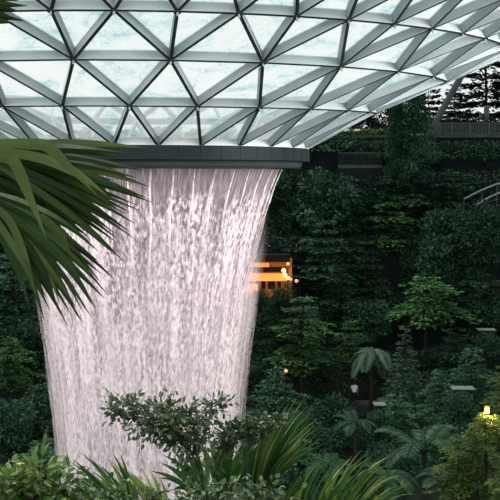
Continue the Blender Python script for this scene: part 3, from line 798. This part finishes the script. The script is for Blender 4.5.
# ---------------------------------------------------------------- the person on the path
def skin_obj(name, nodes, mat, parent, sub=2):
    """nodes: {key:(pos,radius,parentkey)}; one skinned continuous surface"""
    keys=list(nodes); idx={k:i for i,k in enumerate(keys)}
    me=bpy.data.meshes.new(name)
    me.from_pydata([nodes[k][0] for k in keys],[(idx[nodes[k][2]],idx[k]) for k in keys if nodes[k][2]],[])
    o=link(name,me,parent); sm=o.modifiers.new('skin','SKIN'); 
    if not me.skin_vertices: me.skin_vertices.new()
    for i,k in enumerate(keys):
        r=nodes[k][1]; me.skin_vertices[0].data[i].radius=(r if hasattr(r,'__len__') else (r,r))
        me.skin_vertices[0].data[i].use_root=(nodes[k][2] is None)
    s=o.modifiers.new('sub','SUBSURF'); s.levels=sub; s.render_levels=sub
    me.materials.append(mat); return o
d=76.0; c=P(354,404,d); gz=terrain(c.x,d)
gz=max(gz,c.z) if c.z-gz<.6 else gz
# stepping stone deck the person stands on
mb=MB(); mb.box((c.x+.3,d+.2,(c.z+terrain(c.x,d))/2-.1),5,2.2,c.z-terrain(c.x,d)+.2); tag(mb.build('floor_walkway',M['path']),kind='structure')
pe=thing('person',(c.x,d,c.z),'person in white shirt and black trousers walking away among the trees','person')
body={'pelvis':((0,0,.93),(.15,.11),None),'waist':((0,0,1.08),(.14,.10),'pelvis'),'chest':((0,.01,1.30),(.17,.12),'waist'),'neck0':((0,.01,1.45),(.07,.065),'chest'),
 'neck':((0,.02,1.52),.055,'neck0'),'head':((0,.03,1.63),(.078,.095),'neck'),'crown':((0,.03,1.73),(.06,.075),'head'),'nose':((0,.135,1.62),.016,'head')}
for s,nm in((-1,'l'),(1,'r')):
    fwd=.12*s
    body.update({'hip'+nm:((.10*s,0,.88),.095,'pelvis'),'knee'+nm:((.11*s,.10*s+.04,.50),.062,'hip'+nm),'ankle'+nm:((.11*s,.22*s-.04,.09),.042,'knee'+nm),'toe'+nm:((.12*s,.22*s+.12,.035),.035,'ankle'+nm),
     'sh'+nm:((.19*s,.01,1.40),.06,'chest'),'elb'+nm:((.27*s,.03-.05*s,1.13),.042,'sh'+nm),'wr'+nm:((.27*s,.13-.08*s,.92),.028,'elb'+nm),'palm'+nm:((.265*s,.16-.08*s,.84),(.04,.018),'wr'+nm)})
    for k,(ox,L) in enumerate(((-.03,.065),(-.01,.078),(.01,.074),(.03,.058))):
        body['f%d%s'%(k,nm)]=((.262*s,.165-.08*s+ox,.80),.009,'palm'+nm); body['g%d%s'%(k,nm)]=((.25*s,.17-.08*s+ox,.80-L),.008,'f%d%s'%(k,nm))
    body['th'+nm]=((.24*s,.21-.08*s,.86),.010,'palm'+nm); body['ti'+nm]=((.23*s,.225-.08*s,.81),.009,'th'+nm)
skin_obj('body',body,M['skin'],pe)
skin_obj('hair',{'a':((0,.0,1.66),(.092,.095),None),'b':((0,-.005,1.75),(.075,.08),'a'),'c':((0,-.03,1.58),(.07,.05),'a')},M['hair'],pe)
sh={'waist':((0,0,.86),(.175,.13),None),'chest':((0,.01,1.30),(.20,.145),'waist'),'col':((0,.01,1.45),(.085,.08),'chest')}
for s,nm in((-1,'l'),(1,'r')): sh['s'+nm]=((.19*s,.01,1.40),.085,'chest'); sh['e'+nm]=((.25*s,.0,1.19),.07,'s'+nm)
skin_obj('shirt',sh,M['shirt'],pe)
tr={'p':((0,0,.95),(.165,.125),None)}
for s,nm in((-1,'l'),(1,'r')): tr['h'+nm]=((.10*s,0,.86),.11,'p'); tr['k'+nm]=((.11*s,.10*s+.04,.50),.08,'h'+nm); tr['a'+nm]=((.11*s,.22*s-.04,.11),.065,'k'+nm)
skin_obj('trousers',tr,M['trousers'],pe)

# ---------------------------------------------------------------- foreground: fan palm on the left
def S(x,y,d): return P(x,y,d)
fp=thing('fan_palm',(-2.05,6.0,BED),'large fan palm at left with long pointed drooping blades over the waterfall','palm')
o=fp.location
mb=MB(); mb.tube([(0,0,-.1),(.05,0,1.2),(.02,.0,2.4),(0.1,0,3.5)],[.13,.11,.10,.09],12); mb.build('trunk',M['bark'],fp,True)
def blade(mb,pts,w,m=0,side=None):
    mb.ribbon([S(*q)-o for q in pts],w,side or (rnd(-.3,.3),rnd(-.5,-.1),1),m,fold=.2,seg=14)
hubs={'a':(-28,150,6.1),'b':(-30,185,5.9)}
def frond(hub,tips,w,seed_d,light=(),extra=0,bend=10):
    mb=MB(); hx,hy,hd=hub
    mb.tube([S(hx,hy,hd)-o, S(hx-60,hy+20,hd)-o, Vector((0.1,0,3.3))],[.012,.014,.018],6,0)
    tips=list(tips)
    for t0,t1 in zip(tips,tips[1:]): tips=tips+[((t0[0]+t1[0])/2+rnd(-9,5),(t0[1]+t1[1])/2+rnd(-8,5))]
    for k,(tx,ty) in enumerate(tips):
        tx,ty=hx+(tx-hx)*1.035,hy+(ty-hy)*1.035
        dd=hd+seed_d*math.sin(k*2.3)
        dx,dy=tx-hx,ty-hy; L=math.hypot(dx,dy); nx,ny=dy/L,-dx/L
        b=bend*rnd(.4,1.3)
        pts=[(hx+dx*.06,hy+dy*.06,hd),(hx+dx*.4+nx*b*.7,hy+dy*.4+ny*b*.7,hd+(dd-hd)*.4),(hx+dx*.72+nx*b*.75,hy+dy*.72+ny*b*.75,hd+(dd-hd)*.8),(tx,ty,dd)]
        ang=math.atan2(dy,dx)
        sdv=Vector((ny*-1,0,0))
        side=Vector((math.sin(ang),rnd(-.75,.55),math.cos(ang)))
        mb.ribbon([S(*q)-o for q in pts],w*rnd(.85,1.15),side,1 if k in light else 0,fold=.34,seg=14)
    mb.build('frond',[M['leaf_fan'],M['leaf_fan_light']],fp)
tipsA=[(141,148),(118,157),(126,168),(138,170),(141,185),(147,201),(131,203),(131,222),(120,212),(131,237),(112,232),(121,260),(108,250)]
frond(hubs['a'],tipsA,.058,.35,(0,4),bend=7)
tipsB=[(98,272),(104,292),(92,305),(88,314),(79,318),(74,305),(65,322),(57,300),(42,316),(50,290),(28,308),(80,285),(112,278),(95,250),(20,285)]
frond(hubs['b'],tipsB,.058,.4,(5,7,9),bend=12)
tipsC=[(105,190),(96,215),(85,235),(70,250),(60,268),(40,262),(90,180),(118,190),(100,175),(78,210),(52,240),(30,250),(8,262)]
frond((-34,165,6.4),tipsC,.075,.3,(),bend=6)
# folded pale blades lying over the front
mb=MB()
for pts,w in (([(-6,143,5.5),(30,144,5.5),(48,147,5.45),(70,168,5.4),(98,196,5.4)],.062),([(-6,158,5.5),(6,157,5.5),(15,163,5.45),(30,198,5.4),(47,240,5.4)],.072),([(-6,150,5.6),(40,158,5.6),(75,172,5.5),(108,196,5.5)],.055),([(40,215,5.6),(58,232,5.6),(70,250,5.6)],.05),([(-6,205,5.6),(12,225,5.6),(26,262,5.6),(36,296,5.6)],.05)):
    mb.ribbon([S(*q)-o for q in pts],w,(.7,-.2,.7),0,fold=.12,seg=16,wp=lambda u:min(1,.75+u)*min(1,(1-u)*2.6+.02))
mb.tube([S(-6,150,5.5)-o,Vector((0.1,0,3.3))],[.01,.016],6)
tag(mb.build('folded_frond',M['leaf_fan_light'],fp),'paler blades folded downward')
# frond tips poking in at the top left
mb=MB()
for pts in ([(-40,-6,6.2),(-5,3,6.2),(28,6,6.2)],[(-40,0,6.2),(-5,7,6.2),(22,12,6.2)],[(-40,4,6.2),(-8,14,6.2),(25,21,6.2)],[(-40,8,6.2),(-8,19,6.2),(14,23,6.2)],[(-40,-12,6.2),(-10,-4,6.2),(20,1,6.2)],[(-40,-2,6.2),(-12,9,6.2),(12,17,6.2)]):
    mb.ribbon([S(*q)-o for q in pts],.06,(0.1,-.4,1),0)
mb.tube([S(-38,2,6.2)-o,S(-60,40,6.1)-o,Vector((.1,0,3.4))],[.01,.012,.016],6)
mb.build('frond',M['leaf_fan'],fp)

# ---------------------------------------------------------------- foreground strap leaf clumps
def clump(name,base,tips,w,label,cat,mats,lightset=(),bend=8,dj=.5,wid=None,stem=True,dense=0):
    bx,by,bd=base; b=S(bx,by,bd); root=thing(name,(b.x,bd,BED),label,cat); o=root.location
    mb=MB()
    n0=len(tips)
    if dense: tips=list(tips)+[(t[0]+rnd(-9,9),t[1]+rnd(-4,12))+tuple(t[2:]) for t in tips for _ in range(dense)]
    for k,t in enumerate(tips):
        tx,ty=t[0],t[1]; m=1 if (k%n0) in lightset and (k<n0 or k%3==0) else 0
        sx=bx+(tx-bx)*.08+ (t[2] if len(t)>2 else 0); dd=bd+dj*math.sin(k*1.9+bx)*.8
        dx,dy=tx-sx,ty-by; L=math.hypot(dx,dy); nx,ny=dy/L,-dx/L
        sg=1 if dx>0 else -1
        bb=bend*rnd(.5,1.2)*sg
        q=[(sx,by,bd),(sx+dx*.4+nx*bb*-1*-.8,by+dy*.4+ny*bb*.8,bd+(dd-bd)*.4),(sx+dx*.75+nx*bb*.7,by+dy*.75+ny*bb*.7,bd+(dd-bd)*.75),(tx,ty,dd)]
        ang=math.atan2(dy,dx); side=Vector((math.sin(ang),rnd(-.8,.8),math.cos(ang)))
        mb.ribbon([S(*v)-o for v in q],(wid[k] if wid else w*rnd(.8,1.2)),side,m,fold=.32)
    mb.build('leaves',mats,root)
    mb=MB(); bz=b.z-BED; 
    mb.tube([(0,0,-.1),(0.01,0,bz*.5 if bz>0 else .1),(0,0,max(.25,bz))],[.05,.045,.04],10); mb.build('stem',M['stem'],root)
    return root
sm=[M['leaf_strap'],M['leaf_strap_yellow']]
tips=[(297,397),(304,399),(309,404),(300,410),(312,412),(318,418),(317,428),(321,438),(316,443),(310,447),(290,402),(284,412),(277,420),(268,424),(306,425),(300,436),(296,450),(286,430),(279,440),(293,415),(262,428),(302,405),(288,396),(270,436)]
clump('feather_palm',(252,505,8.6),tips,.028,'upright palm clump with long yellow edged blades right of the oval leaf shrub','palm',sm,(0,1,4,5,6,12,13),bend=9,dense=2)
tips=[(163,455),(170,448),(150,471),(165,465),(180,444),(158,478),(190,440),(176,470),(186,455),(198,436),(172,490),(160,462)]
clump('strap_leaf_plant',(206,500,8.3),tips,.048,'dark strap leaf plant spreading left below the oval leaf shrub','plant',sm,(),bend=8)
tips=[(208,436),(216,440),(226,436),(236,440),(247,436),(221,447),(205,448),(241,452),(255,446),(231,432),(262,440),(213,455),(250,460),(228,455),(238,432)]
clump('broad_strap_plant',(222,508,8.5),tips,.085,'broad bladed dark green plant in the middle below the oval leaf shrub','plant',sm,(1,),bend=5)
tips=[(80,452),(72,459),(88,456),(70,466),(98,463),(108,459),(116,468),(104,470),(124,476),(90,470),(64,474),(112,452),(133,480),(140,486),(120,489),(80,478)]
clump('palm_clump',(135,515,8.8),tips,.034,'palm with stiff pointed leaflets at bottom left in front of the waterfall','palm',sm,(5,6,8),bend=4,dense=1)
tips=[(108,458),(118,464),(128,470),(137,478),(146,484),(150,470),(160,478),(140,466),(156,488),(168,486)]
clump('palm_clump',(165,520,9.2),tips,.042,'thin yellowish palm leaflets at the bottom left of centre','palm',[M['leaf_strap_yellow']]*2,(),bend=4)
tips=[(313,474),(322,466),(330,462),(341,468),(338,458),(352,463),(362,454),(366,458),(381,453),(374,470),(387,464),(352,480),(392,474),(400,480),(398,490),(410,488),(385,490),(305,480),(300,488),(318,486),(366,486),(345,490),(420,494)]
tips=[(x,y-5,(x-345)*.62) for x,y in tips]
clump('strap_leaf_clump',(312,525,8.4),tips,.024,'strap leaf clump with pale yellow edges along the bottom right of centre','plant',[M['leaf_strap'],M['leaf_strap_yellow']],(1,3,5,6,9,10,12,13,14,15,16,18),bend=10,dense=2)

# ---------------------------------------------------------------- foreground oval leaf shrub
def shrub(name,base,branches,nleaf,ls,label,mat,cat='shrub',dens=1.0,asp=1.0):
    b=S(*base); root=thing(name,(b.x,base[2],BED),label,cat); o=root.location
    st=MB(); lf=MB()
    for bi,(pts,spread,n) in enumerate(branches):
        q=[S(*p)-o for p in pts]; sp=spline(q,12)
        st.tube(sp,[.014*(1-.8*k/(len(sp)-1)) for k in range(len(sp))],6)
        for k in range(int(n*dens)):
            t=rnd(.3,1.0); i=min(len(sp)-2,int(t*(len(sp)-1))); c=sp[i].lerp(sp[i+1],rnd(0,1))
            off=Vector((R.gauss(0,1)*spread,R.gauss(0,1)*spread,R.gauss(0,1)*spread*.62))
            p=c+off; tw=c+off*.2
            if k%5==0: st.tube([c,c.lerp(p,.5)+Vector((0,0,.01)),p],[.004,.003,.002],4)
            d=(off.normalized()+rvec()*.8+Vector((0,0,.0)))
            lf.oval(p,d,(Vector((0,-.35,1))+rvec()*.8).normalized(),ls*rnd(.7,1.25),ls*rnd(.38,.6)*asp)
    st.tube([Vector((0,0,-.1)),Vector((0,0,.3)),(S(*base)-o)],[.03,.025,.02],8)
    lf.build('leaves',mat,root); st.build('branches',M['stem'],root)
    return root
sb=(205,505,8.0)
shrub('oval_leaf_shrub',sb,[
 ([sb,(198,465,8.0),(170,432,7.9),(128,418,7.8)],.085,230),
 ([(185,448,7.95),(160,422,7.9),(135,406,7.9),(116,404,7.9)],.06,150),
 ([(190,450,8),(175,420,8),(160,405,8.1)],.075,150),
 ([(195,455,8),(195,430,8),(188,408,8)],.08,150),
 ([(198,450,8),(208,425,8.1),(212,405,8.2),(222,401,8.2)],.05,70),
 ([sb,(222,455,8.1),(240,432,8.2),(258,424,8.2)],.06,150),
 ([(215,458,8.1),(226,436,8.2),(236,424,8.2)],.05,70),
 ([(235,440,8.2),(262,426,8.2),(282,416,8.2)],.045,80),
 ([(200,440,8),(178,438,7.9),(150,432,7.9)],.05,90),
 ([(130,420,7.8),(118,414,7.8),(108,408,7.8)],.025,30)],0,.056,'shrub with small oval leaves reaching across the waterfall at bottom centre',M['leaf_shrub'],dens=1.7)
sb=(225,520,7.4)
shrub('oval_leaf_shrub',sb,[([sb,(215,500,7.4),(195,488,7.4)],.07,120),([sb,(230,498,7.4),(232,486,7.4)],.07,120),([sb,(250,500,7.4),(270,486,7.4)],.065,120),([sb,(262,505,7.4),(285,500,7.4)],.06,80),([sb,(200,505,7.4),(175,500,7.4)],.06,80)],0,.058,'low shrub with small oval leaves at the very bottom centre',M['leaf_shrub'])
sb=(110,525,7.6)
shrub('oval_leaf_shrub',sb,[([sb,(100,505,7.6),(85,490,7.6)],.06,90),([sb,(120,505,7.6),(125,490,7.6)],.06,100),([sb,(145,505,7.6),(160,492,7.6)],.06,100)],0,.05,'low shrub with small leaves at bottom left in front of the palm leaflets',M['leaf_shrub'])
sb=(30,530,9.4)
shrub('fresh_green_bush',sb,[([sb,(20,500,9.4),(12,475,9.4)],.12,110),([sb,(35,495,9.4),(40,465,9.4)],.10,120),([sb,(45,490,9.4),(44,458,9.4)],.06,40),([sb,(60,500,9.4),(68,478,9.4)],.11,120),([sb,(10,505,9.4),(-5,482,9.4)],.12,100),([sb,(70,510,9.4),(92,490,9.4)],.10,90)],0,.13,'fresh light green bush in the bottom left corner',M['leaf_bushpale'],'bush',dens=1.5,asp=.75)
t=S(22,463,9.2); root=thing('yellow_leaf_sprig',(t.x,9.2,BED),'single yellow leaf on a thin stalk above the fresh green bush','plant')
mb=MB(); mb.tube([(0,0,-.05),(0.02,0,(t.z-BED)*.6),(0,0,t.z-BED)],[.008,.006,.004],6); mb.build('stem',M['stem'],root)
mb=MB(); mb.oval(Vector((-.06,0,t.z-BED-.01)),Vector((1,0,.12)),Vector((0,-.6,1)),.09,.022); mb.build('leaf',M['leaf_yellow'],root)

# ---------------------------------------------------------------- sky, light, camera
w=bpy.data.worlds.new('overcast_sky'); SC.world=w; w.use_nodes=True; nt=w.node_tree; nt.nodes.clear()
out=N(nt,'ShaderNodeOutputWorld'); bg=N(nt,'ShaderNodeBackground',Strength=1.0)
tc=N(nt,'ShaderNodeTexCoord'); no=N(nt,'ShaderNodeTexNoise',Scale=3.,Detail=4.); nt.links.new(tc.outputs['Generated'],no.inputs['Vector'])
r=ramp(nt,[(.3,(.80,.86,.86)),(.65,(.98,.985,.98))]); nt.links.new(no.outputs['Fac'],r.inputs['Fac'])
nt.links.new(r.outputs['Color'],bg.inputs['Color']); nt.links.new(bg.outputs[0],out.inputs['Surface'])
def area(name,loc,target,sx,sy,e,col):
    l=bpy.data.lights.new(name,'AREA'); l.shape='RECTANGLE'; l.size=sx; l.size_y=sy; l.energy=e; l.color=col
    o=link(name,l); o.location=loc; o.rotation_euler=(Vector(target)-Vector(loc)).to_track_quat('-Z','Y').to_euler()
area('fall_fill',(-1.5,11,CAMZ+7),(CEN.x,CEN.y,CAMZ-5),16,5,2500,(1,.94,.95))  # unseen lamp added to brighten the front of the water
area('fall_side_fill',(-19,27,CAMZ+2.5),(CEN.x,CEN.y,CAMZ-6),10,6,3000,(1,.94,.95))  # unseen lamp added to whiten the left edge of the water
area('fall_side_fill',(13,27,CAMZ+2.5),(CEN.x,CEN.y,CAMZ-6),10,6,3000,(1,.94,.95))  # its twin, added for the right edge of the water
l=bpy.data.lights.new('high_sun','SUN'); l.energy=1.6; l.angle=math.radians(12); l.color=(1,.98,.93); o=link('high_sun',l); o.rotation_euler=(math.radians(-18),math.radians(-24),0); o.location=(0,0,60)
cam=bpy.data.cameras.new('camera'); cam.sensor_width=36; cam.lens=72; cam.clip_end=500
co=link('camera',cam); co.location=(0,0,CAMZ); co.rotation_euler=(math.pi/2-PITCH,0,0); SC.camera=co
SC.view_settings.view_transform='Standard'; SC.view_settings.look='None'; SC.view_settings.exposure=0
SC.cycles.transparent_max_bounces=24; SC.cycles.max_bounces=8
